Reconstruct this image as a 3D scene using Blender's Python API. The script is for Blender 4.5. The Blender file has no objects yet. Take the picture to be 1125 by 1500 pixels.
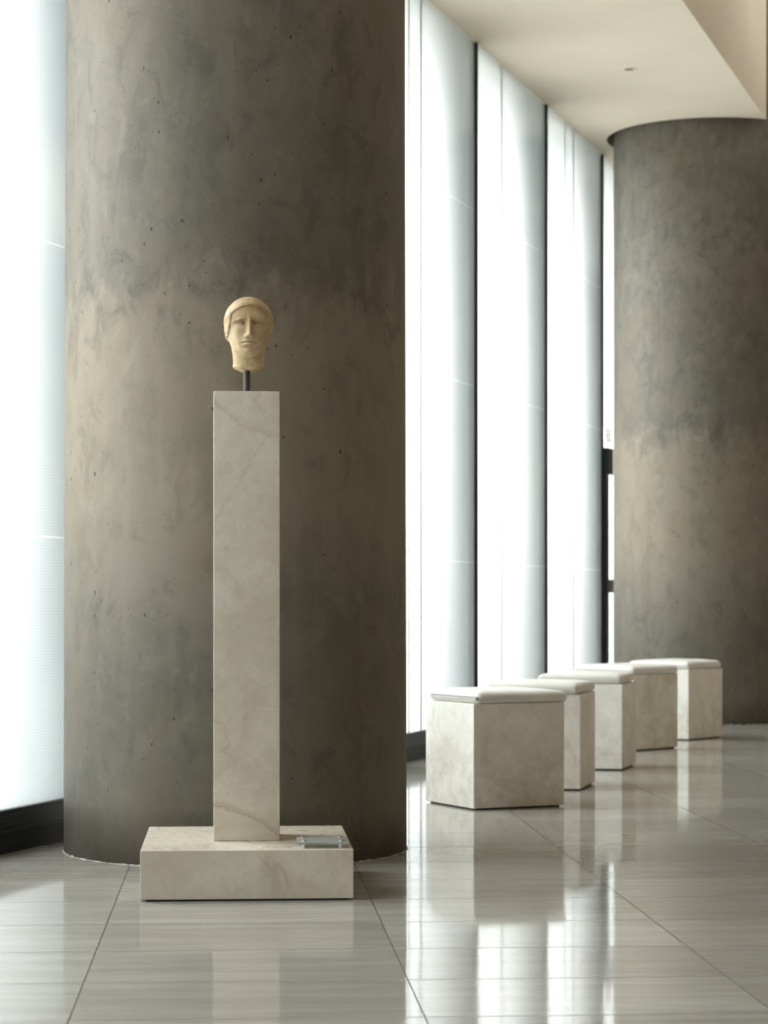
import bpy, bmesh, math, random
from mathutils import Vector, Matrix, noise as mnoise

random.seed(7)
sc = bpy.context.scene
COL = sc.collection
F = 3350.0                      # focal length in pixels of the 1125 px wide frame
ALPHA = math.atan(0.3157)       # window wall against the view axis
TV = Vector((math.sin(ALPHA), math.cos(ALPHA), 0))      # along the window wall
NV = Vector((math.cos(ALPHA), -math.sin(ALPHA), 0))     # into the room
P0 = Vector((-4.355, 0, 0))
BETA = math.atan(0.0655)        # floor grid / plinth rotation
SOFFIT = 4.88
CEIL = 6.5
V_EDGE = 1.542

def W(u, v, z=0.0):
    p = P0 + TV * u + NV * v
    return Vector((p.x, p.y, z))
WALL_ROT = math.atan2(TV.y, TV.x)   # local x = along the wall, local y = outwards

# ------------------------------------------------------------------ helpers
def link(name, me, mat=None, parent=None, loc=None, rz=None, smooth=False):
    o = bpy.data.objects.new(name, me)
    COL.objects.link(o)
    if mat is not None:
        if len(me.materials) == 0:
            me.materials.append(mat)
    if parent is not None:
        o.parent = parent
    if loc is not None:
        o.location = loc
    if rz is not None:
        o.rotation_euler = (0, 0, rz)
    if smooth:
        for p in me.polygons:
            p.use_smooth = True
    return o

def bm_mesh(bm, name):
    bmesh.ops.recalc_face_normals(bm, faces=bm.faces[:])
    me = bpy.data.meshes.new(name)
    bm.to_mesh(me)
    bm.free()
    return me

def box_bm(x0, x1, y0, y1, z0, z1, bev=0.0, seg=2, bm=None):
    nb = bmesh.new()
    r = bmesh.ops.create_cube(nb, size=1.0)
    for v in nb.verts:
        v.co = Vector((x0 + (v.co.x + .5) * (x1 - x0), y0 + (v.co.y + .5) * (y1 - y0), z0 + (v.co.z + .5) * (z1 - z0)))
    if bev > 0:
        bmesh.ops.bevel(nb, geom=nb.edges[:], offset=bev, segments=seg, affect='EDGES', profile=0.6)
    if bm is None:
        return nb
    tmp = bpy.data.meshes.new('tmp')
    nb.to_mesh(tmp); nb.free()
    bm.from_mesh(tmp)
    bpy.data.meshes.remove(tmp)
    return bm

def box(name, x0, x1, y0, y1, z0, z1, mat, parent=None, bev=0.0, seg=2, loc=None, rz=None):
    return link(name, bm_mesh(box_bm(x0, x1, y0, y1, z0, z1, bev, seg), name), mat, parent, loc, rz)

def lathe_bm(profile, n=48, cap=True):
    bm = bmesh.new()
    rings = []
    for r, z in profile:
        rings.append([bm.verts.new((r * math.cos(2 * math.pi * i / n), r * math.sin(2 * math.pi * i / n), z)) for i in range(n)])
    for a, b in zip(rings, rings[1:]):
        for i in range(n):
            bm.faces.new((a[i], a[(i + 1) % n], b[(i + 1) % n], b[i]))
    if cap:
        bm.faces.new(rings[0][::-1]); bm.faces.new(rings[-1])
    return bm

def tag(o, label, cat, group=None):
    o['label'] = label; o['category'] = cat
    if group: o['group'] = group
    return o

def struct(o):
    o['kind'] = 'structure'
    return o

def empty(name, loc, rz=0.0):
    o = bpy.data.objects.new(name, None)
    o.empty_display_size = 0.1
    COL.objects.link(o)
    o.location = loc; o.rotation_euler = (0, 0, rz)
    return o

# ------------------------------------------------------------------ materials
class NT:
    def __init__(s, name):
        s.m = bpy.data.materials.new(name); s.m.use_nodes = True
        s.t = s.m.node_tree; s.t.nodes.clear()
        s.out = s.t.nodes.new('ShaderNodeOutputMaterial')
    def n(s, typ, **kw):
        nd = s.t.nodes.new(typ)
        for k, v in kw.items():
            if k.startswith('i_'):
                nd.inputs[k[2:].replace('_', ' ')].default_value = v
            else:
                setattr(nd, k, v)
        return nd
    def l(s, a, b): s.t.links.new(a, b)
    def val(s, sock, x):
        if hasattr(x, 'is_output'): s.l(x, sock)
        else: sock.default_value = x
    def math(s, op, a, b=0.0, c=None, clamp=False):
        nd = s.n('ShaderNodeMath', operation=op, use_clamp=clamp)
        s.val(nd.inputs[0], a); s.val(nd.inputs[1], b)
        if c is not None: s.val(nd.inputs[2], c)
        return nd.outputs[0]
    def mix(s, fac, a, b, blend='MIX'):
        nd = s.n('ShaderNodeMix', data_type='RGBA', blend_type=blend)
        s.val(nd.inputs[0], fac)
        for i, x in ((6, a), (7, b)):
            if hasattr(x, 'is_output'): s.l(x, nd.inputs[i])
            else: nd.inputs[i].default_value = (*x, 1)
        return nd.outputs[2]
    def ramp(s, fac, lo, hi, a=0.0, b=1.0):
        nd = s.n('ShaderNodeMapRange', interpolation_type='SMOOTHSTEP')
        s.val(nd.inputs[0], fac)
        nd.inputs[1].default_value = lo; nd.inputs[2].default_value = hi
        nd.inputs[3].default_value = a; nd.inputs[4].default_value = b
        return nd.outputs[0]
    def coord(s): return s.n('ShaderNodeTexCoord').outputs['Object']
    def mapping(s, vec, scale=(1, 1, 1), loc=(0, 0, 0), rot=(0, 0, 0)):
        nd = s.n('ShaderNodeMapping')
        s.l(vec, nd.inputs[0])
        nd.inputs['Scale'].default_value = scale; nd.inputs['Location'].default_value = loc; nd.inputs['Rotation'].default_value = rot
        return nd.outputs[0]
    def noise(s, vec, scale, detail=4, rough=.5, dist=0.0):
        nd = s.n('ShaderNodeTexNoise')
        s.l(vec, nd.inputs['Vector'])
        nd.inputs['Scale'].default_value = scale; nd.inputs['Detail'].default_value = detail
        nd.inputs['Roughness'].default_value = rough; nd.inputs['Distortion'].default_value = dist
        return nd.outputs['Fac']
    def bsdf(s, color, rough=.5, ior=1.5, normal=None, spec=.5, **kw):
        b = s.n('ShaderNodeBsdfPrincipled')
        if hasattr(color, 'is_output'): s.l(color, b.inputs['Base Color'])
        else: b.inputs['Base Color'].default_value = (*color, 1)
        s.val(b.inputs['Roughness'], rough)
        b.inputs['IOR'].default_value = ior
        s.val(b.inputs['Specular IOR Level'], spec)
        for k, v in kw.items(): b.inputs[k].default_value = v
        if normal is not None: s.l(normal, b.inputs['Normal'])
        return b.outputs[0]
    def bump(s, h, strength=.2, dist=.01):
        nd = s.n('ShaderNodeBump'); nd.inputs['Strength'].default_value = strength; nd.inputs['Distance'].default_value = dist
        s.l(h, nd.inputs['Height'])
        return nd.outputs[0]
    def done(s, shader):
        s.l(shader, s.out.inputs[0]); return s.m

def simple(name, color, rough=.5, **kw):
    t = NT(name); return t.done(t.bsdf(color, rough, **kw))

def concrete(name, pour_z, gain=1.0, scratch=None, seed=0.0):
    t = NT(name)
    c = t.mapping(t.coord(), loc=(seed, seed * .7, 0))
    big = t.noise(c, 1.7, 5, .55, .4)
    mid = t.noise(c, 6.5, 5, .6, .5)
    streak = t.noise(t.mapping(c, (9, 9, .55)), 1.0, 4, .6)
    fine = t.noise(c, 60, 3, .6)
    g = lambda r, gg, b: (r * gain * 1.04, gg * gain * .985, b * gain * .89)
    col = t.mix(t.ramp(big, .35, .65), g(.215, .202, .178), g(.32, .293, .25))
    col = t.mix(t.ramp(mid, .38, .68, 0, .6), col, g(.36, .335, .295))
    col = t.mix(t.ramp(mid, .42, .30, 0, .55), col, g(.165, .158, .142))
    col = t.mix(t.ramp(streak, .52, .72, 0, .55), col, g(.38, .36, .325))
    col = t.mix(t.ramp(streak, .45, .28, 0, .45), col, g(.17, .16, .142))
    col = t.mix(t.math('MULTIPLY', fine, .30), col, g(.42, .39, .34))
    rag = t.noise(t.mapping(c, (1, 1, .6), loc=(7, 2, 1)), 9.0, 8, .72, .6)
    col = t.mix(t.ramp(rag, .50, .64, 0, .75), col, g(.20, .19, .165))
    col = t.mix(t.ramp(rag, .47, .34, 0, .65), col, g(.42, .39, .34))
    # warm ochre bloom of the casting
    warm = t.noise(t.mapping(c, (1.4, 1.4, .9), loc=(3, 1, 5)), 2.2, 4, .6)
    col = t.mix(t.ramp(warm, .48, .72, 0, .55), col, g(.34, .275, .20))
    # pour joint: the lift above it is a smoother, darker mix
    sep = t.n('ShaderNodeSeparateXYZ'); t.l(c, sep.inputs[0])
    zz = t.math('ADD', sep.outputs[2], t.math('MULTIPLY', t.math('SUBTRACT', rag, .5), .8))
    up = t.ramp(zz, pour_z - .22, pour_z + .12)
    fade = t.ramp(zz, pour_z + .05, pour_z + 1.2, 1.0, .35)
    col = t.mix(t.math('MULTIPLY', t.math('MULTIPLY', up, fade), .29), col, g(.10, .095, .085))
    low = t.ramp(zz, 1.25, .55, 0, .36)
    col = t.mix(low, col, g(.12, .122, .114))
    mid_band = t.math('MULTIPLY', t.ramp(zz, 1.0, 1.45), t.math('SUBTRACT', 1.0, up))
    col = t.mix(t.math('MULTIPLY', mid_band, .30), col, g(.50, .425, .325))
    if scratch:
        z0, a0, a1 = scratch
        ang = t.math('ARCTAN2', sep.outputs[1], sep.outputs[0])
        line = t.math('LESS_THAN', t.math('ABSOLUTE', t.math('SUBTRACT', sep.outputs[2], z0)), .012)
        rng = t.math('MULTIPLY', t.ramp(ang, a0, a0 + .06), t.ramp(ang, a1, a1 - .06))
        col = t.mix(t.math('MULTIPLY', t.math('MULTIPLY', line, rng), .7), col, (.05, .045, .04))
    # blow holes
    nz = t.n('ShaderNodeTexNoise'); t.l(c, nz.inputs['Vector']); nz.inputs['Scale'].default_value = 38; nz.inputs['Detail'].default_value = 3
    sub = t.n('ShaderNodeVectorMath', operation='MULTIPLY_ADD'); t.l(nz.outputs['Color'], sub.inputs[0]); sub.inputs[1].default_value = (.022, .022, .022); t.l(c, sub.inputs[2])
    vor = t.n('ShaderNodeTexVoronoi', feature='F1'); t.l(t.mapping(sub.outputs[0], (1, 1, .62)), vor.inputs['Vector']); vor.inputs['Scale'].default_value = 34
    wn = t.n('ShaderNodeSeparateColor'); t.l(vor.outputs['Color'], wn.inputs[0])
    size = t.math('MULTIPLY', t.math('POWER', wn.outputs[0], 3.0), .22)
    zone = t.ramp(t.noise(c, 2.6, 3), .40, .60, .5, 1.0)
    pit = t.ramp(t.math('SUBTRACT', vor.outputs['Distance'], t.math('MULTIPLY', size, zone)), .01, -.025)
    pit = t.math('MULTIPLY', pit, t.math('GREATER_THAN', wn.outputs[1], .25))
    v2 = t.n('ShaderNodeTexVoronoi', feature='F1'); t.l(t.mapping(sub.outputs[0], (1, 1, .7), loc=(5, 3, 2)), v2.inputs['Vector']); v2.inputs['Scale'].default_value = 70
    w2 = t.n('ShaderNodeSeparateColor'); t.l(v2.outputs['Color'], w2.inputs[0])
    p2 = t.ramp(t.math('SUBTRACT', v2.outputs['Distance'], t.math('MULTIPLY', t.math('MULTIPLY', w2.outputs[0], zone), .19)), .03, -.04)
    p2 = t.math('MULTIPLY', p2, t.math('GREATER_THAN', w2.outputs[1], .80))
    pit = t.math('MAXIMUM', pit, t.math('MULTIPLY', p2, .75))
    col = t.mix(t.math('MULTIPLY', pit, .85), col, (.03, .028, .025))
    h = t.math('SUBTRACT', t.math('MULTIPLY', mid, .25), pit)
    return t.done(t.bsdf(col, t.ramp(big, .3, .7, .50, .62), 1.45, t.bump(h, .35, .004), spec=.35))

def marble(name, base, light, vein, rough=.35, dirt=0.0, dirtcol=(.2, .17, .13), vein_scale=2.2, vein_amt=.6, lines=()):
    t = NT(name)
    oi = t.n('ShaderNodeObjectInfo')
    off = t.n('ShaderNodeVectorMath', operation='SCALE'); 
    comb = t.n('ShaderNodeCombineXYZ'); 
    for k, m in enumerate((13.1, 7.7, 19.3)): t.l(t.math('MULTIPLY', oi.outputs['Random'], m), comb.inputs[k])
    add = t.n('ShaderNodeVectorMath', operation='ADD'); t.l(t.coord(), add.inputs[0]); t.l(comb.outputs[0], add.inputs[1])
    c = add.outputs[0]
    big = t.noise(c, 3.2, 6, .6, 1.0)
    mid = t.noise(c, 14, 5, .65, .4)
    fine = t.noise(c, 110, 3, .7)
    col = t.mix(t.ramp(big, .35, .65), base, light)
    col = t.mix(t.ramp(mid, .45, .70, 0, .35), col, tuple(x * .80 for x in base))
    # veins: iso-lines of a distorted noise
    vn = t.noise(c, vein_scale, 4, .55, .8)
    ln = t.math('ABSOLUTE', t.math('SUBTRACT', vn, .5))
    gate = t.ramp(t.noise(c, 2.4, 2), .46, .66)
    v = t.math('MULTIPLY', t.ramp(ln, .012, 0.0), gate)
    halo = t.math('MULTIPLY', t.ramp(ln, .06, 0.0), gate)
    col = t.mix(t.math('MULTIPLY', halo, .30 * vein_amt), col, vein)
    col = t.mix(t.math('MULTIPLY', v, vein_amt), col, tuple(x * .75 for x in vein))
    col = t.mix(t.ramp(fine, .62, .74, 0, .10), col, tuple(x * .6 for x in base))
    pits = t.math('MULTIPLY', t.ramp(t.noise(c, 140, 2, .5), .70, .76), t.ramp(t.noise(c, 5, 2), .5, .65))
    pits = t.math('MULTIPLY', pits, .10)
    col = t.mix(pits, col, tuple(x * .4 for x in base))
    if lines:        # single long veins z = a + b x + c x^2 crossing the face
        so_ = t.n('ShaderNodeSeparateXYZ'); t.l(t.coord(), so_.inputs[0])
        wob = t.math('MULTIPLY', t.math('SUBTRACT', t.noise(t.coord(), 22, 5, .6), .5), .05)
        for a, b, cc, z0, z1, amt in lines:
            zc = t.math('ADD', t.math('ADD', a, t.math('MULTIPLY', so_.outputs[0], b)), t.math('MULTIPLY', t.math('MULTIPLY', so_.outputs[0], so_.outputs[0]), cc))
            dz = t.math('ADD', t.math('SUBTRACT', so_.outputs[2], zc), wob)
            core = t.ramp(t.math('ABSOLUTE', dz), .004, .0)
            hal = t.math('MULTIPLY', t.ramp(t.math('ABSOLUTE', t.math('SUBTRACT', dz, .006)), .022, .002), .45)
            zin = t.math('MULTIPLY', t.ramp(so_.outputs[2], z0, z0 + .01), t.ramp(so_.outputs[2], z1, z1 - .01))
            col = t.mix(t.math('MULTIPLY', t.math('MULTIPLY', t.math('MAXIMUM', core, hal), zin), amt), col, tuple(x * .72 for x in vein))
    if dirt > 0:
        d = t.ramp(t.noise(c, 4.0, 5, .62, .7), .47, .72)
        sp = t.n('ShaderNodeSeparateXYZ'); t.l(t.coord(), sp.inputs[0])
        scuff = t.math('MULTIPLY', t.ramp(sp.outputs[2], .40, .12), t.ramp(t.noise(c, 9.0, 6, .68, .4), .38, .62))
        d = t.math('MAXIMUM', d, t.math('MULTIPLY', scuff, .85))
        col = t.mix(t.math('MULTIPLY', d, dirt), col, dirtcol)
    h = t.math('SUBTRACT', t.math('MULTIPLY', mid, .2), pits)
    return t.done(t.bsdf(col, t.ramp(mid, .3, .7, rough * .85, rough * 1.15), 1.5, t.bump(t.math('MULTIPLY', mid, .2), .02, .002), spec=.5))

TILE_U, TILE_V = 0.851, 0.5416
def floor_material():
    t = NT('polished_marble_floor')
    c = t.coord()
    sep = t.n('ShaderNodeSeparateXYZ'); t.l(c, sep.inputs[0])
    tu = t.math('DIVIDE', t.math('SUBTRACT', sep.outputs[0], .4573), TILE_U)
    tv = t.math('DIVIDE', t.math('SUBTRACT', sep.outputs[1], 6.016), TILE_V)
    iu, iv = t.math('FLOOR', tu), t.math('FLOOR', tv)
    fu, fv = t.math('FRACT', tu), t.math('FRACT', tv)
    du = t.math('MULTIPLY', t.math('MINIMUM', fu, t.math('SUBTRACT', 1.0, fu)), TILE_U)
    dv = t.math('MULTIPLY', t.math('MINIMUM', fv, t.math('SUBTRACT', 1.0, fv)), TILE_V)
    idv = t.n('ShaderNodeCombineXYZ'); t.l(iu, idv.inputs[0]); t.l(iv, idv.inputs[1])
    wn = t.n('ShaderNodeTexWhiteNoise', noise_dimensions='2D'); t.l(idv.outputs[0], wn.inputs['Vector'])
    rc = t.n('ShaderNodeSeparateColor'); t.l(wn.outputs['Color'], rc.inputs[0])
    offs = t.n('ShaderNodeVectorMath', operation='SCALE'); t.l(wn.outputs['Color'], offs.inputs[0]); offs.inputs['Scale'].default_value = 20
    add = t.n('ShaderNodeVectorMath', operation='ADD'); t.l(c, add.inputs[0]); t.l(offs.outputs[0], add.inputs[1])
    p = add.outputs[0]
    st = t.noise(t.mapping(p, (1.3, 11, 1)), 1.0, 6, .62, .6)
    st2 = t.noise(t.mapping(p, (2.5, 22, 1)), 1.0, 5, .65, .4)
    blotch = t.noise(p, 1.8, 4, .55)
    col = t.mix(t.ramp(st, .30, .72), (.335, .318, .283), (.43, .42, .393))
    col = t.mix(t.ramp(st2, .52, .75, 0, .20), col, (.22, .195, .165))
    col = t.mix(t.ramp(blotch, .5, .7, 0, .35), col, (.28, .25, .212))
    col = t.mix(t.ramp(rc.outputs[1], 0, 1, 0, .30), col, (.20, .18, .152))
    line_u = t.math('LESS_THAN', du, .0018)
    line_v = t.math('LESS_THAN', dv, .0045)
    line = t.math('MAXIMUM', line_u, t.math('MULTIPLY', line_v, .65))
    col = t.mix(t.math('MULTIPLY', line, .9), col, (.05, .045, .04))
    # each slab is polished a touch out of plane, with a slow ripple
    ripple = t.noise(c, 1.3, 1, .5)
    ripple2 = t.noise(c, 7.0, 1, .5)
    h = t.math('ADD', ripple, t.math('MULTIPLY', ripple2, .05))
    rough = t.math('ADD', t.ramp(blotch, .3, .7, .045, .085), t.math('MULTIPLY', line, .4))
    spec = t.math('SUBTRACT', .17, t.math('MULTIPLY', line, .16))
    return t.done(t.bsdf(col, rough, 1.52, t.bump(h, 1.0, .0016), spec=spec))

def plaster(name, color, rough=.8):
    t = NT(name)
    c = t.coord()
    n1 = t.noise(c, 1.2, 3); n2 = t.noise(c, 160, 2)
    col = t.mix(t.ramp(n1, .35, .65), color, tuple(x * .95 for x in color))
    return t.done(t.bsdf(col, rough, 1.45, t.bump(n2, .05, .002), spec=.2))

def frosted_glass():
    """inner face of the panes: white ceramic frit dots printed on pale glass"""
    t = NT('fritted_glass')
    c = t.coord()
    sep = t.n('ShaderNodeSeparateXYZ'); t.l(c, sep.inputs[0])
    PU, PZ = .0265, .0118
    fu = t.math('SUBTRACT', t.math('FRACT', t.math('DIVIDE', sep.outputs[0], PU)), .5)
    fz = t.math('SUBTRACT', t.math('FRACT', t.math('DIVIDE', sep.outputs[2], PZ)), .5)
    d = t.math('SQRT', t.math('ADD', t.math('MULTIPLY', fu, fu), t.math('MULTIPLY', fz, fz)))
    gap = t.ramp(d, .40, .56)                       # clear glass between the dots
    zl = None
    for z in (1.265, 2.487, 3.71):                  # butt joints of the laminated sheets
        s = t.math('LESS_THAN', t.math('ABSOLUTE', t.math('SUBTRACT', sep.outputs[2], z)), .004)
        zl = s if zl is None else t.math('MAXIMUM', zl, s)
    smudge = t.noise(t.mapping(c, (1.2, 1, .8)), 2.0, 4, .6)
    col = t.mix(t.ramp(smudge, .35, .7, 0, .25), (.62, .63, .625), (.52, .545, .545))
    col = t.mix(t.math('MULTIPLY', gap, .55), col, (.40, .455, .46))
    col = t.mix(zl, col, (.80, .81, .80))
    tr = t.n('ShaderNodeBsdfTranslucent'); t.l(col, tr.inputs['Color'])
    df = t.n('ShaderNodeBsdfDiffuse'); df.inputs['Color'].default_value = (.55, .60, .60, 1)
    m1 = t.n('ShaderNodeMixShader'); m1.inputs[0].default_value = .20; t.l(tr.outputs[0], m1.inputs[1]); t.l(df.outputs[0], m1.inputs[2])
    gl = t.n('ShaderNodeBsdfGlossy'); gl.inputs['Roughness'].default_value = .12
    fr = t.n('ShaderNodeFresnel'); fr.inputs['IOR'].default_value = 1.35
    geo = t.n('ShaderNodeNewGeometry')
    fac = t.math('MULTIPLY', fr.outputs[0], t.math('SUBTRACT', 1.0, geo.outputs['Backfacing']))
    clr = t.n('ShaderNodeBsdfTransparent'); clr.inputs['Color'].default_value = (.92, .95, .945, 1)
    mc = t.n('ShaderNodeMixShader'); mc.inputs[0].default_value = .235; t.l(m1.outputs[0], mc.inputs[1]); t.l(clr.outputs[0], mc.inputs[2])
    m2 = t.n('ShaderNodeMixShader'); t.l(fac, m2.inputs[0]); t.l(mc.outputs[0], m2.inputs[1]); t.l(gl.outputs[0], m2.inputs[2])
    return t.done(m2.outputs[0])

def clear_outer():
    t = NT('clear_outer_glass')
    tr = t.n('ShaderNodeBsdfTransparent'); tr.inputs['Color'].default_value = (.95, .975, .975, 1)
    return t.done(tr.outputs[0])

def plate_glass():
    t = NT('label_glass')
    gl = t.n('ShaderNodeBsdfGlass'); gl.inputs['Color'].default_value = (.86, .90, .88, 1); gl.inputs['Roughness'].default_value = .02; gl.inputs['IOR'].default_value = 1.5
    tr = t.n('ShaderNodeBsdfTransparent'); tr.inputs['Color'].default_value = (.86, .90, .88, 1)
    df = t.n('ShaderNodeBsdfDiffuse'); df.inputs['Color'].default_value = (.52, .535, .52, 1)
    m = t.n('ShaderNodeMixShader'); m.inputs[0].default_value = .35; t.l(gl.outputs[0], m.inputs[1]); t.l(tr.outputs[0], m.inputs[2])
    m2 = t.n('ShaderNodeMixShader'); m2.inputs[0].default_value = .40; t.l(m.outputs[0], m2.inputs[1]); t.l(df.outputs[0], m2.inputs[2])
    return t.done(m2.outputs[0])

def antique_marble():
    t = NT('antique_marble')
    c = t.coord()
    n1 = t.noise(c, 16, 5, .6, .5); n2 = t.noise(c, 55, 4, .65, .3); n3 = t.noise(c, 210, 2, .6)
    col = t.mix(t.ramp(n1, .36, .66), (.455, .325, .178), (.565, .44, .28))
    col = t.mix(t.ramp(n2, .52, .70, 0, .65), col, (.33, .20, .09))
    col = t.mix(t.ramp(n3, .62, .75, 0, .30), col, (.30, .20, .11))
    # ochre crust on the edge of the hair, as mapped on the stone
    sep = t.n('ShaderNodeSeparateXYZ'); t.l(c, sep.inputs[0])
    x2 = t.math('MULTIPLY', sep.outputs[0], sep.outputs[0])
    zh = t.math('SUBTRACT', .214, t.math('MULTIPLY', x2, 6.8))
    dd = t.math('ABSOLUTE', t.math('SUBTRACT', sep.outputs[2], zh))
    crust = t.math('MULTIPLY', t.ramp(dd, .022, .002), t.ramp(n1, .40, .62, .25, .85))
    col = t.mix(crust, col, (.30, .18, .075))
    # brown patina colour, also painted in to deepen the shade of the eye sockets
    ex = t.math('SUBTRACT', t.math('ABSOLUTE', sep.outputs[0]), .031); ez = t.math('SUBTRACT', sep.outputs[2], .1555)
    ed = t.math('SQRT', t.math('ADD', t.math('MULTIPLY', ex, ex), t.math('MULTIPLY', t.math('MULTIPLY', ez, ez), 5.0)))
    eye = t.math('MULTIPLY', t.ramp(ed, .021, .006), t.math('LESS_THAN', sep.outputs[1], -.02))
    col = t.mix(t.math('MULTIPLY', eye, .55), col, (.27, .155, .065))
    h = t.math('ADD', t.math('MULTIPLY', n2, .5), t.math('MULTIPLY', n3, .3))
    return t.done(t.bsdf(col, .55, 1.45, t.bump(h, .25, .0018), spec=.35, **{'Subsurface Weight': .08, 'Subsurface Radius': (.01, .006, .003), 'Subsurface Scale': .4}))

def leather():
    t = NT('white_leather')
    c = t.coord()
    n1 = t.noise(c, 5, 3); n2 = t.noise(c, 230, 2)
    col = t.mix(t.ramp(n1, .35, .65), (.66, .645, .605), (.72, .71, .675))
    return t.done(t.bsdf(col, .42, 1.45, t.bump(n2, .12, .001), spec=.4))

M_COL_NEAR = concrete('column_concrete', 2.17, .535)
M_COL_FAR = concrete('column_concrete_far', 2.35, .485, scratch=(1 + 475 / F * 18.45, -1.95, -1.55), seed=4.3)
M_STONE = marble('pedestal_limestone', (.58, .52, .435), (.67, .615, .53), (.42, .30, .20), .30, vein_amt=.38, vein_scale=1.7)
M_SHAFT = marble('shaft_limestone', (.58, .52, .435), (.67, .615, .53), (.42, .30, .20), .30, vein_amt=.30, vein_scale=1.9,
                 lines=((.256, -.43, -1.0, .172, .40, .70), (1.45, 1.6, 0.0, 1.2, 1.60, .24), (1.60, -.5, 2.0, 1.5, 1.70, .34), (.60, 4.5, 0.0, .30, .62, .20)))
M_STOOL = marble('stool_limestone', (.74, .705, .635), (.81, .795, .75), (.42, .33, .225), .33, dirt=.45, dirtcol=(.40, .34, .255), vein_amt=.22)
M_FLOOR = floor_material()
M_SOFFIT = plaster('cream_plaster', (.84, .745, .605))
M_CEIL = plaster('grey_plaster', (.56, .53, .48))
M_WALL = plaster('warm_grey_wall', (.42, .32, .215))
M_RISER = plaster('pale_plaster', (.70, .665, .605))
M_FRIT = frosted_glass()
M_OUTER = clear_outer()
M_BLACK = simple('black_frame', (.008, .009, .009), .45, spec=.3)
M_BLACK2 = simple('black_frame_ridge', (.016, .019, .02), .38, spec=.35)
M_JOINT = simple('joint_sealant', (.52, .54, .54), .6)
M_BLOCKER = simple('outside_blocker', (.66, .69, .70), .6)  # for the added pieces outside that shade the panes
M_OUTGROUND = simple('outside_paving', (.16, .165, .16), .9)
M_ROD = simple('dark_steel', (.085, .078, .07), .42, Metallic=.7)
M_STEEL = simple('brushed_steel', (.62, .63, .63), .25, Metallic=1.0)
M_LEATHER = leather()
M_ZIP = simple('zip_tape', (.34, .33, .31), .6)
M_HEAD = antique_marble()
M_PLATE = plate_glass()
M_MORTAR = plaster('white_mortar', (.40, .385, .36), .9)
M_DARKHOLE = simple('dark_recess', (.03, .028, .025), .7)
M_WHITE = simple('white_trim', (.75, .72, .66), .5)
M_SIGN = simple('glowing_sign_sheet', (.80, .80, .78), .6, **{'Emission Color': (1, 1, .98, 1), 'Emission Strength': .33})  # emission put in for daylight coming through the sticker
M_SIGNINK = simple('sign_print', (.42, .43, .42), .6)
M_GREYMETAL = simple('grey_lock_metal', (.16, .155, .145), .45, Metallic=.3)

# ------------------------------------------------------------------ setting
U0, U1 = -9.0, 40.0          # extent along the window wall
V1 = 15.0                    # right hand wall

fl = bm_mesh(box_bm(-30, 30, -14, 44, -.2, 0), 'floor')
# floor outline follows the room: cut as a quad prism in grid-aligned local space
bm = bmesh.new()
Rb = Matrix.Rotation(-BETA, 4, 'Z')
cs = [W(U0, -.02), W(U1, -.02), W(U1, V1), W(U0, V1)]
top = [bm.verts.new(Rb @ Vector((p.x, p.y, 0))) for p in cs]
bot = [bm.verts.new(Rb @ Vector((p.x, p.y, -.15))) for p in cs]
bm.faces.new(top); bm.faces.new(bot[::-1])
for i in range(4):
    j = (i + 1) % 4
    bm.faces.new((top[i], bot[i], bot[j], top[j]))
bpy.data.meshes.remove(fl)
floor = struct(link('floor', bm_mesh(bm, 'floor'), M_FLOOR, None, (0, 0, 0), BETA))

def wall_box(name, u0, u1, v0, v1, z0, z1, mat, parent=None, bev=0):
    """box given in wall coordinates; local x runs along the wall, local y points outwards"""
    return box(name, u0, u1, -v1, -v0, z0, z1, mat, parent, bev, 2, None if parent else P0, None if parent else WALL_ROT)

struct(wall_box('wall_right', U0, U1, V1, V1 + .2, 0, CEIL, M_WALL))
struct(wall_box('wall_back', U0 - .2, U0, 0, V1, 0, CEIL, M_WALL))
struct(wall_box('wall_front', U1, U1 + .2, 0, V1, 0, CEIL, M_WALL))
struct(wall_box('wall_left', U0, U1, -.30, -.072, SOFFIT, CEIL, M_SOFFIT))
struct(wall_box('ceiling', U0, U1, -.3, V1, CEIL, CEIL + .2, M_CEIL))

# columns
NEAR = Vector((-.598, 9.24, 0)); R_NEAR = .6897
FAR = Vector((2.715, 19.19, 0)); R_FAR = .785
def to_uv(p):
    d = p - P0
    return d.dot(TV), d.dot(NV)

# soffit: strip along the windows with a round cut-out at each column
def soffit():
    un, vn = to_uv(NEAR); uf, vf = to_uv(FAR)
    pts = [(U0, -.07)]
    rn = R_NEAR + .057
    n = 64
    pts.append((un - .0005, -.07))
    for i in range(n + 1):
        a = -math.pi / 2 - .0008 - (2 * math.pi - .0016) * i / n
        pts.append((un + rn * math.cos(a), min(vn + rn * math.sin(a), V_EDGE - .004)))
    pts.append((un + .0005, -.07))
    pts.append((U1, -.07)); pts.append((U1, V_EDGE))
    rf = R_FAR + .057
    half = math.acos((V_EDGE - vf) / rf)
    for i in range(n + 1):
        a = math.pi / 2 - half - (2 * math.pi - 2 * half) * i / n
        pts.append((uf + rf * math.cos(a), vf + rf * math.sin(a)))
    pts.append((U0, V_EDGE))
    bm = bmesh.new()
    vs = [bm.verts.new((u, -v, SOFFIT)) for u, v in pts]
    f = bm.faces.new(vs)
    r = bmesh.ops.extrude_face_region(bm, geom=[f])
    for g in r['geom']:
        if isinstance(g, bmesh.types.BMVert): g.co.z = CEIL - .002
    bmesh.ops.triangulate(bm, faces=[f for f in bm.faces if len(f.verts) > 4])
    return struct(link('ceiling_soffit', bm_mesh(bm, 'soffit'), M_SOFFIT, None, P0, WALL_ROT))
sf = soffit(); sf.name = 'ceiling_lowered'

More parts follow.
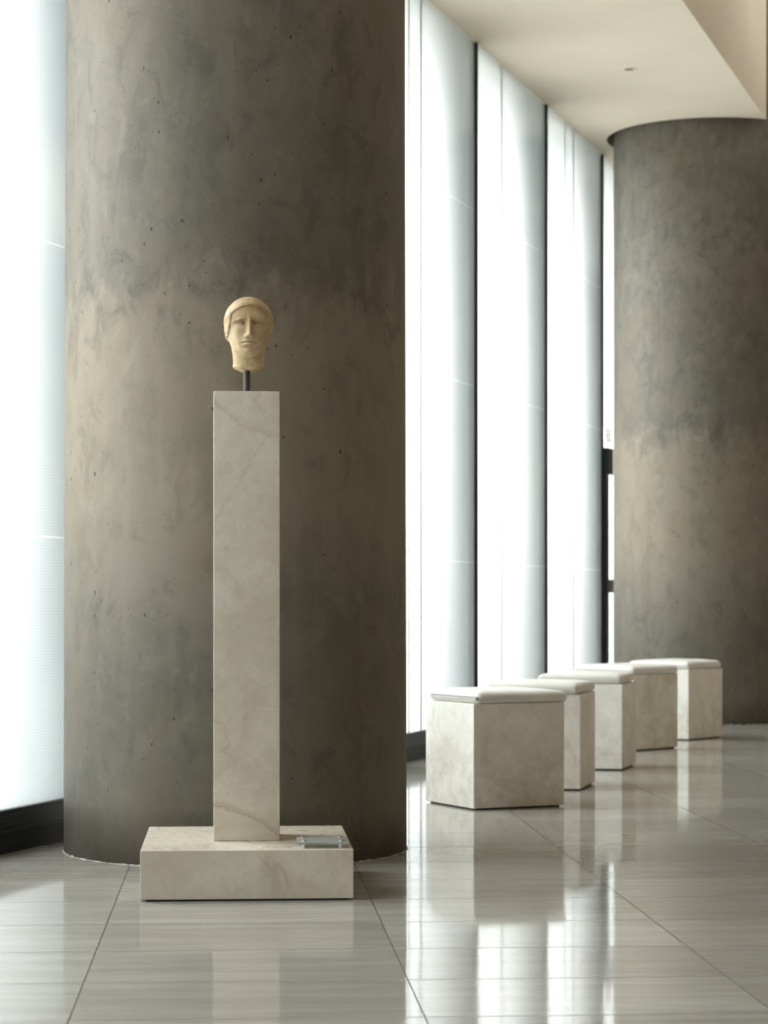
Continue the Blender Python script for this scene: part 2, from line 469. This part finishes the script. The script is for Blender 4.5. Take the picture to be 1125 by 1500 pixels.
def column(p, R, mat, label, top_ratio):
    root = tag(empty('concrete_column', p), label, 'column', 'round concrete columns')
    n = 192
    prof = [(R * (1 - (1 - top_ratio) * k / 30), CEIL * k / 30 - (.001 if k == 30 else 0)) for k in range(31)]
    o = link('column_shaft', bm_mesh(lathe_bm(prof, n), 'column_shaft'), mat, root)
    for pl in o.data.polygons: pl.use_smooth = len(pl.vertices) == 4
    # ragged mortar seam at the foot
    bm = bmesh.new()
    m = 360
    inner, outer, topv = [], [], []
    for i in range(m):
        a = 2 * math.pi * i / m
        k = mnoise.noise(Vector((math.cos(a) * 24, math.sin(a) * 24, 3.1))) + .5 * mnoise.noise(Vector((math.cos(a) * 50, math.sin(a) * 50, 1.7)))
        w = max(.0012, .0035 + .010 * k)
        hh = max(.0006, .001 + .006 * k)
        inner.append(bm.verts.new(((R - .002) * math.cos(a), (R - .002) * math.sin(a), hh + .001)))
        topv.append(bm.verts.new(((R + w * .4) * math.cos(a), (R + w * .4) * math.sin(a), hh)))
        outer.append(bm.verts.new(((R + w) * math.cos(a), (R + w) * math.sin(a), .0003)))
    for i in range(m):
        j = (i + 1) % m
        bm.faces.new((inner[i], inner[j], topv[j], topv[i])); bm.faces.new((topv[i], topv[j], outer[j], outer[i]))
    s = link('mortar_seam', bm_mesh(bm, 'mortar_seam'), M_MORTAR, root)
    s['label'] = 'ragged white mortar seam'
    return root
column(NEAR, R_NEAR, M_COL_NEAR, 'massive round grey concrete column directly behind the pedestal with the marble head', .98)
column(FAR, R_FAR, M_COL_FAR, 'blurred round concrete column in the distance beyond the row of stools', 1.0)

# ------------------------------------------------------------------ window wall
BAY = 2.09
U_REF = 16.663
def window_bay(k, idx):
    u0 = U_REF + BAY * k
    root = struct(empty('window_%d' % idx, W(u0, 0, 0), WALL_ROT))
    split = {-1: .77, 0: .73, 1: .98}.get(k, .74)
    def pane(a, b):
        bm = box_bm(a, b, .030, .046, .17, SOFFIT - .002)
        me = bm_mesh(bm, 'glass_pane')
        me.materials.append(M_FRIT); me.materials.append(M_OUTER)
        for p in me.polygons:
            p.material_index = 0 if p.normal.y < -.9 else 1
        return link('glass_pane', me, None, root)
    pane(.020, split - .014); pane(split + .014, BAY - .020)
    box('glass_joint', split - .014, split + .014, .027, .047, .17, SOFFIT - .002, M_JOINT, root)
    if k in (-1, 1):
        e = .50 if k == -1 else .67
        box('glass_joint', e - .010, e + .010, .026, .0299, .17, SOFFIT - .002, M_JOINT, root)
    box('mullion', -.020, .020, .012, .075, .0, SOFFIT - .002, M_BLACK, root, .004)
    # sill: black kick board with a ribbed upper rail
    box('sill_kick', .0, BAY, -.004, .05, .0, .084, M_BLACK, root, .003)
    bm = box_bm(.0, BAY, .004, .055, .084, .170, .003)
    for z in (.104, .124, .144):
        box_bm(.0, BAY, .001, .006, z, z + .006, .001, 1, bm)
    box_bm(.0, BAY, -.006, .006, .083, .088, .001, 1, bm)
    link('sill_rail', bm_mesh(bm, 'sill_rail'), M_BLACK2, root)
    # unseen fin outside the mullion, added to grade the daylight on the glass
    # vertical shading blade outside, raked back over the pane before it
    fb_ = box_bm(-.02, .02, .0, 1.15, .0, SOFFIT + .20)
    bmesh.ops.rotate(fb_, verts=fb_.verts[:], cent=(0, 0, 0), matrix=Matrix.Rotation(math.radians(44), 3, 'Z'))
    bmesh.ops.translate(fb_, verts=fb_.verts[:], vec=(-.005, .10, 0))
    link('added_shading_blade', bm_mesh(fb_, 'added_shading_blade'), M_BLOCKER, root)
    return root
idx = 1
struct(wall_box('wall_left_end', U0, U_REF - 9 * BAY - .03, -.2, .0, 0, SOFFIT, M_WALL))  # solid stretch put in out of view to cut light from behind
for k in range(-9, 12):
    window_bay(k, idx); idx += 1

struct(wall_box('trim_added_canopy', U0, U1, -1.25, -.36, SOFFIT + .22, SOFFIT + .40, M_BLOCKER))        # unseen outside canopy, added to dim the pane tops
struct(wall_box('trim_2', U0 - 20, U1 + 20, -40, -.10, -.55, -.45, M_OUTGROUND))         # outside ground
struct(wall_box('wall_added_parapet', U0 - 10, U1 + 20, -3.7, -3.5, -.5, 2.8, M_OUTGROUND))  # unseen, added to hold low sun off the lower panes
struct(wall_box('trim_added_ledge', U0, U1, -1.2, -.09, -.2, -.02, M_BLOCKER))                          # unseen outside ledge, added to dim the foot of the panes

# glazed door beside the far column
def door():
    u0 = U_REF + BAY * 2
    root = struct(empty('door_1', W(u0 - .012, .0, 0), WALL_ROT))
    box('door_post', .0, .13, -.012, .0295, 0, 2.33, M_BLACK, root, .004)
    box('patch_fitting', .0, .20, -.036, -.0125, 2.10, 2.33, M_BLACK2, root, .004)
    box('lock_case', .04, .22, -.036, -.0125, 1.07, 1.185, M_GREYMETAL, root, .006)
    me = bm_mesh(box_bm(.131, 1.05, .004, .016, .02, 2.33), 'glass_leaf')
    gl = link('glass_leaf', me, M_OUTER, root)
    return root
door()
sg = tag(empty('safety_sign', W(U_REF + BAY * 2 + .06, -.012, 2.375), WALL_ROT), 'small white pictogram sign with grey print on the glass above the far door', 'sign')
box('sign_sheet', 0, .25, -.003, .0, 0, .145, M_SIGN, sg)
bm = box_bm(.035, .045, -.0045, -.003, .025, .12)
box_bm(.035, .105, -.0045, -.003, .112, .12, 0, 1, bm); box_bm(.035, .105, -.0045, -.003, .025, .033, 0, 1, bm)
box_bm(.15, .158, -.0045, -.003, .025, .12, 0, 1, bm); box_bm(.205, .213, -.0045, -.003, .025, .12, 0, 1, bm)
box_bm(.15, .213, -.0045, -.003, .112, .12, 0, 1, bm); box_bm(.15, .213, -.0045, -.003, .03, .045, 0, 1, bm)
box_bm(.07, .13, -.0045, -.003, .066, .078, 0, 1, bm)
link('sign_print', bm_mesh(bm, 'sign_print'), M_SIGNINK, sg)

# ------------------------------------------------------------------ downlight in the soffit
Yd = (SOFFIT - 1) * F / (880 - 101)
dl = tag(empty('ceiling_downlight', ((922 - 562.5) / F * Yd, Yd, SOFFIT)), 'small round recessed downlight in the cream lowered ceiling', 'light')
ring = link('trim_ring', bm_mesh(lathe_bm([(.036, -.001), (.038, -.006), (.052, -.006), (.056, -.001), (.056, 0)], 40, False), 'trim_ring'), M_SOFFIT, dl, smooth=True)
link('dark_aperture', bm_mesh(lathe_bm([(.0375, -.0025), (.030, -.0015), (.004, -.001)], 40, True), 'dark_aperture'), M_DARKHOLE, dl)

# ------------------------------------------------------------------ pedestal
DV = Vector((-math.sin(BETA), math.cos(BETA), 0)); RV = Vector((math.cos(BETA), math.sin(BETA), 0))
front = Vector((-.4557, 7.614, 0))
PD = .813
pc = front + DV * (PD / 2)
ped = tag(empty('stone_pedestal', pc, BETA), 'tall slim cream limestone pedestal on a low square plinth carrying the marble head', 'pedestal')
pw = .7095
box('plinth', -pw / 2, pw / 2, -PD / 2, PD / 2, .006, .170, M_STONE, ped, .004, 3)
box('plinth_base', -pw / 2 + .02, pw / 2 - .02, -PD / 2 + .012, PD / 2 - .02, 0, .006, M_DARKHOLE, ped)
sh0 = -(PD / 2) + .285
box('shaft', -.1145, .1145, sh0, sh0 + .229, .170, 1.724, M_SHAFT, ped, .0035, 3)
link('mounting_rod', bm_mesh(lathe_bm([(.012, 1.724), (.012, 1.8055)], 32), 'rod'), M_ROD, ped, (0.0012, sh0 + .1145, 0), smooth=False)
for p in ped.children[-1].data.polygons: p.use_smooth = len(p.vertices) == 4

# glass label on four standoffs
PL = Vector((-.2095 - .0, 7.753, .1704))
lab = tag(empty('glass_label_stand', PL, BETA), 'small glass label plate on steel standoffs at the right front of the plinth', 'label stand')
box('glass_plate', -.0845, .0845, -.0935, .0935, .0125, .0205, M_PLATE, lab, .001, 1)
for sx in (-.0625, .0625):
    for sy in (-.068, .055):
        so = link('standoff', bm_mesh(lathe_bm([(.0095, 0), (.0095, .012)], 24), 'standoff'), M_STEEL, lab, (sx, sy, 0))
        link('standoff_cap', bm_mesh(lathe_bm([(.0095, .0206), (.0095, .0245), (.0085, .0255)], 24), 'standoff_cap'), M_STEEL, so)

# ------------------------------------------------------------------ marble head
def sstep(a, b, x):
    t = max(0.0, min(1.0, (x - a) / (b - a))); return t * t * (3 - 2 * t)
def lerp_tab(tab, z):
    if z <= tab[0][0]: return tab[0][1]
    for (a, va), (b, vb) in zip(tab, tab[1:]):
        if z <= b:
            t = (z - a) / (b - a); t = t * t * (3 - 2 * t) * .4 + t * .6
            return va + (vb - va) * t
    return tab[-1][1]
ZC, ZT = .163, .2545
WT = [(0, .0535), (.012, .0545), (.03, .0545), (.05, .0555), (.075, .0595), (.095, .0650), (.115, .0715), (.135, .0780), (.163, .0845)]
FT = [(0, .052), (.02, .050), (.032, .050), (.038, .056), (.044, .081), (.052, .0915), (.07, .0915), (.09, .0935), (.11, .0940), (.135, .0935), (.15, .0935), (.163, .0955)]
BT = [(0, .055), (.03, .056), (.06, .062), (.09, .080), (.12, .097), (.163, .108)]
def gauss(x, s): return math.exp(-(x / s) ** 2)
def hairline(x, y):
    ax = abs(x)
    z = .214 - 6.8 * x * x + .0025 * mnoise.noise(Vector((x * 45, 0, 3.3)))
    if ax > .060:
        z = .1895 - (ax - .060) * 7.0
    if y > -.040:
        z = min(z, .150 - (y + .040) * 1.1)
    return max(z, .100)
def head_point(th, zi):
    z = zi
    zz = min(z, ZC)
    cap = math.sqrt(max(0.0, 1 - ((z - ZC) / (ZT - ZC)) ** 2)) if z > ZC else 1.0
    w = lerp_tab(WT, zz) * cap
    s, c = math.sin(th), math.cos(th)
    e = 2 / 2.25
    x = w * math.copysign(abs(s) ** e, s)
    if c > 0:
        zeff = zz - (9.0 * x * x if zz < .11 else 0) * sstep(.11, .085, zz)
        f = lerp_tab(FT, zeff) * (cap ** .92 if cap > 0 else 0)
        y = -f * abs(c) ** e
    else:
        y = lerp_tab(BT, zz) * cap * abs(c) ** e
    d = 0.0
    fw = sstep(.10, .45, c)
    ax = abs(x)
    hl = hairline(x, y)
    hair = sstep(-.003, .0035, z - hl)
    if fw > 0:
        # nose
        if z < .19:
            t = max(0.0, min(1.0, (.168 - z) / (.168 - .112)))
            hN = .0065 + .0175 * t
            under = sstep(.1005, .1105, z)
            topf = sstep(.186, .160, z)
            sg = .0072 + .0040 * t ** 3
            d += hN * under * topf * math.exp(-abs(x / sg) ** 2.4)
            d += .0055 * gauss(ax - .0115, .0055) * gauss(z - .1095, .0065)      # wings
        # brow, sockets, eyes
        zb = .1685 - .42 * max(0, ax - .030) - .08 * max(0, .022 - ax)
        d += .0048 * gauss(z - zb, .0055) * sstep(.004, .016, ax) * sstep(.068, .045, ax)
        d -= .0095 * gauss(ax - .0165, .0075) * gauss(z - .157, .0085)
        d -= .0112 * gauss(ax - .0325, .0185) * gauss(z - .1535, .0095)
        d += .0076 * math.exp(-abs((ax - .0325) / .0140) ** 3 - abs((z - .1515) / .0062) ** 3)
        d += .0022 * gauss(z - (.1590 - 14 * (ax - .0325) ** 2), .0016) * gauss(ax - .0325, .015)
        d += .0017 * gauss(z - (.1448 + 10 * (ax - .0325) ** 2), .0016) * gauss(ax - .0325, .015)
        # cheeks
        d += .0030 * gauss(ax - .042, .018) * gauss(z - .128, .018)
        d -= .0030 * gauss(ax - .030, .010) * gauss(z - .098, .016)
        # mouth
        zm = .0885 - 3.0 * x * x
        mw = sstep(.0275, .019, ax)
        d += .0050 * gauss(z - (zm + .0048), .0050) * gauss(ax, .020)
        d -= .0016 * gauss(x, .0035) * gauss(z - .0985, .005)
        d += .0062 * gauss(z - (zm - .0070), .0050) * gauss(ax, .0165)
        d -= .0080 * gauss(z - zm, .0021) * mw
        d -= .0030 * gauss(ax - .0245, .006) * gauss(z - (zm - .002), .006)
        d -= .0048 * gauss(z - .0715, .0052) * gauss(ax, .019)
        d += .0065 * gauss(z - .0560, .0095) * gauss(ax, .0175)
        d *= fw
    # hair cap with combed waves, a fillet groove and ear lumps
    r = math.hypot(x, y)
    out = 0.0
    if hair > 0:
        q = z - hl
        wav = .55 * math.sin(q * 520 + 2.2 * mnoise.noise(Vector((x * 30, y * 30, z * 30))))
        curl = mnoise.noise(Vector((x * 120, y * 120, z * 120)))
        out += hair * (.0026 + .0008 * wav * sstep(.06, .03, q) + .0018 * curl * sstep(.030, .004, q))
        out -= hair * .0022 * gauss(q - .026, .0018) + hair * .0012 * gauss(q - .034, .0012)
        out += hair * .0030 * gauss(q - .006, .006)
    ear = gauss(y - .002, .014) * gauss(z - .124, .021)
    out += .0075 * ear - .0055 * gauss(y + .002, .006) * gauss(z - .128, .010)
    out += .0004 * mnoise.noise(Vector((x * 60, y * 60, z * 60)))
    if r > 1e-6:
        x += out * x / r; y += out * y / r
    y -= d
    # worn lower rim of the neck
    if z < .022:
        k = sstep(.022, 0, z)
        x *= 1 + .05 * k * gauss(z - .006, .010); y *= 1 + .05 * k * gauss(z - .006, .010)
        z += k * (.014 * (x / .055) ** 2 - .004 + .0035 * mnoise.noise(Vector((x * 70, y * 70, 2.0))) + .0015 * mnoise.noise(Vector((x * 200, y * 200, 4.0))))
    return Vector((x, y, z)), hair

def make_head():
    NTH = 300
    # angles denser at the face
    ths = []
    for i in range(NTH):
        a = -math.pi + 2 * math.pi * i / NTH
        ths.append(a - .55 * math.sin(a) * 0.75)
    zs = [ZC * i / 210 for i in range(210)]
    zs += [ZC + (ZT - ZC) * math.sin(math.pi / 2 * i / 70) for i in range(70)]
    V, H = [], []
    for z in zs:
        row = [head_point(t, z) for t in ths]
        V.append([p for p, h in row]); H.append([h for p, h in row])
    rows = len(zs)
    hb, fb = bmesh.new(), bmesh.new()
    cache = {0: {}, 1: {}}
    def vert(which, r, i):
        d = cache[which]
        if (r, i) not in d:
            d[(r, i)] = (fb, hb)[which].verts.new(V[r][i])
        return d[(r, i)]
    for r in range(rows - 1):
        for i in range(NTH):
            j = (i + 1) % NTH
            hsum = H[r][i] + H[r][j] + H[r + 1][i] + H[r + 1][j]
            w = 1 if hsum > 2 else 0
            (fb, hb)[w].faces.new((vert(w, r, i), vert(w, r, j), vert(w, r + 1, j), vert(w, r + 1, i)))
    tip = hb.verts.new((0, 0, ZT + .0022))
    for i in range(NTH):
        hb.faces.new((vert(1, rows - 1, i), vert(1, rows - 1, (i + 1) % NTH), tip))
    b0 = fb.verts.new((0, 0, .0))
    for i in range(NTH):
        fb.faces.new((vert(0, 0, (i + 1) % NTH), vert(0, 0, i), b0))
    return fb, hb
fb, hb = make_head()
rod_world = pc + DV * (sh0 + .1145)
hd = link('marble_head', bm_mesh(fb, 'marble_head'), M_HEAD, None, (rod_world.x + .0075, rod_world.y, 1.8085), math.radians(5.5), smooth=True)
tag(hd, 'weathered cream marble head of a youth mounted on a steel rod above the pedestal', 'sculpture')
link('hair', bm_mesh(hb, 'hair'), M_HEAD, hd, smooth=True)

# ------------------------------------------------------------------ stools
def rrect(hx, hy, r, n=6):
    pts = []
    for cx, cy, a0 in ((hx - r, hy - r, 0), (-hx + r, hy - r, 90), (-hx + r, -hy + r, 180), (hx - r, -hy + r, 270)):
        for i in range(n + 1):
            a = math.radians(a0 + 90 * i / n)
            pts.append((cx + r * math.cos(a), cy + r * math.sin(a)))
    return pts
def cushion_mesh(seed):
    rnd = random.Random(seed)
    h = .2525
    prof = [(.034, .000), (.016, .001), (.006, .006), (.0015, .014), (.0, .024), (.0005, .034), (.004, .043), (.011, .0505), (.020, .0555),
            (.034, .0590), (.055, .0615), (.09, .0645), (.14, .067), (.20, .0685), (.24, .0690)]
    bm = bmesh.new(); rings = []
    for ins, z in prof:
        hh = h - ins
        rr = max(.004, .026 - ins * .3) if hh > .03 else hh * .5
        rr = min(rr, hh * .9)
        ring = []
        for x, y in rrect(hh, hh, rr, 8):
            k = mnoise.noise(Vector((x * 9 + seed * 5, y * 9, z * 4)))
            sgn = 1 + .010 * k
            ring.append(bm.verts.new((x * sgn, y * sgn, z + (.0025 * k if z > .03 else 0))))
        rings.append(ring)
    n = len(rings[0])
    for a, b in zip(rings, rings[1:]):
        for i in range(n): bm.faces.new((a[i], a[(i + 1) % n], b[(i + 1) % n], b[i]))
    bm.faces.new(rings[-1]); bm.faces.new(rings[0][::-1])
    return bm_mesh(bm, 'seat_cushion')

def make_stool(label):
    root = tag(empty('cube_stool', (0, 0, 0)), label, 'stool', 'limestone cube stools by the window')
    box('stone_block', -.25, .25, -.25, .25, .008, .507, M_STOOL, root, .003, 2)
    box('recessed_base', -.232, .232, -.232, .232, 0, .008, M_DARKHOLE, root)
    c = link('seat_cushion', cushion_mesh(1), M_LEATHER, root, (0, 0, .507), smooth=True)
    return root

specs = [   # front corner on the floor, angle of the right-hand face, cushion shift and twist, label
    ((.4276, 10.901), 26.1, (.018, -.004), 0.6, 'nearest and largest limestone cube stool with white zipped cushion'),
    ((1.033, 12.037), 75.8, (-.012, .004), -1.5, 'second nearest limestone stool, half hidden behind the nearest one'),
    ((1.4025, 13.47), 74.3, (-.004, .010), 1.0, 'middle one of the five limestone stools in the row'),
    ((1.657, 15.19), 47.0, (-.004, -.008), -1.0, 'fourth limestone stool from the front, its shaded side showing'),
    ((2.18, 16.37), 53.0, (.0, .006), 1.2, 'farthest limestone stool, standing free in front of the far column'),
]
proto = make_stool(specs[0][4])
def copy_tree(src):
    r = src.copy(); COL.objects.link(r)
    for ch in src.children:
        c = ch.copy(); COL.objects.link(c); c.parent = r
    return r
stools = [proto] + [copy_tree(proto) for _ in specs[1:]]
for st, (fc, ang, sh, tw, label) in zip(stools, specs):
    a = math.radians(ang)
    rx = Vector((math.cos(a), math.sin(a), 0)); ly = Vector((-math.sin(a), math.cos(a), 0))
    ctr = Vector((fc[0], fc[1], 0)) + rx * .25 + ly * .25
    st.location = ctr; st.rotation_euler = (0, 0, a); st['label'] = label
    for ch in st.children:
        if ch.name.startswith('seat_cushion'):
            ch.location = (sh[0], sh[1], .507); ch.rotation_euler = (0, 0, math.radians(tw))
# the zip on the left flank of the nearest cushion
cu = [c for c in proto.children if c.name.startswith('seat_cushion')][0]
bm = box_bm(-.2560, -.2490, -.236, .236, .0305, .0335)
box_bm(-.2560, -.2490, -.236, .236, .0175, .0190, 0, 1, bm)
box_bm(-.2590, -.2490, -.246, -.236, .018, .034, .001, 1, bm)
box_bm(-.2590, -.2565, -.243, -.239, .008, .020, 0, 1, bm)
z = link('zipper', bm_mesh(bm, 'zipper'), M_ZIP, cu)
z['label'] = 'dark zip along the cushion edge'

# ------------------------------------------------------------------ light
world = bpy.data.worlds.new('sky'); sc.world = world; world.use_nodes = True
nt = world.node_tree; nt.nodes.clear()
bg = nt.nodes.new('ShaderNodeBackground'); bg.inputs['Color'].default_value = (.84, .93, 1.0, 1); bg.inputs['Strength'].default_value = 1.25
wo = nt.nodes.new('ShaderNodeOutputWorld'); nt.links.new(bg.outputs[0], wo.inputs[0])

sun = bpy.data.lights.new('sun', 'SUN'); sun.energy = 14.0; sun.angle = math.radians(66); sun.color = (1.0, .985, .965)
so = bpy.data.objects.new('sun', sun); COL.objects.link(so)
phi, el = math.radians(3), math.radians(40)
S = (-NV * math.cos(phi) + TV * math.sin(phi)) * math.cos(el) + Vector((0, 0, math.sin(el)))
so.rotation_euler = S.to_track_quat('Z', 'Y').to_euler()
so.location = W(15, -10, 8)

# added warm fill strips over the middle of the hall, right of the picture
for k, (u, v) in enumerate(((6, 9.5), (18, 9.5), (29, 9.5))):
    al = bpy.data.lights.new('hall_fill', 'AREA'); al.shape = 'RECTANGLE'; al.size = 9; al.size_y = 3; al.energy = 62; al.color = (1.0, .84, .62)
    ao = bpy.data.objects.new('hall_fill', al); COL.objects.link(ao); ao.location = W(u, v, CEIL - .03); ao.rotation_euler = (0, 0, WALL_ROT)

# added fill strips, brightening the hall side of the lowered ceiling's upstand
for k, u in enumerate((12, 22, 32)):
    al = bpy.data.lights.new('upstand_fill', 'AREA'); al.shape = 'RECTANGLE'; al.size = 9; al.size_y = .25; al.energy = 14; al.color = (1.0, 1.0, .96); al.spread = math.radians(110)
    ao = bpy.data.objects.new('upstand_fill', al); COL.objects.link(ao); ao.location = W(u, 3.4, CEIL - .25)
    ao.rotation_euler = (NV.copy() + Vector((0, 0, .1))).to_track_quat('Z', 'Y').to_euler()

# ------------------------------------------------------------------ camera
cam = bpy.data.cameras.new('camera'); co = bpy.data.objects.new('camera', cam); COL.objects.link(co)
cam.sensor_fit = 'HORIZONTAL'; cam.sensor_width = 24.0; cam.lens = 24.0 * F / 1125.0
cam.shift_y = 130.0 / 1125.0
cam.clip_start = .1; cam.clip_end = 200
co.location = (0, 0, 1.0); co.rotation_euler = (math.pi / 2, 0, 0)
cam.dof.use_dof = True; cam.dof.focus_distance = 7.95; cam.dof.aperture_fstop = 4.2; cam.dof.aperture_blades = 9
sc.camera = co

sc.view_settings.view_transform = 'Standard'; sc.view_settings.look = 'None'
sc.view_settings.gamma = 1.0; sc.view_settings.use_curve_mapping = False
sc.view_settings.exposure = 1.28
cy = sc.cycles
cy.max_bounces = 14; cy.diffuse_bounces = 7; cy.glossy_bounces = 6; cy.transmission_bounces = 8; cy.transparent_max_bounces = 16
cy.sample_clamp_indirect = 8.0
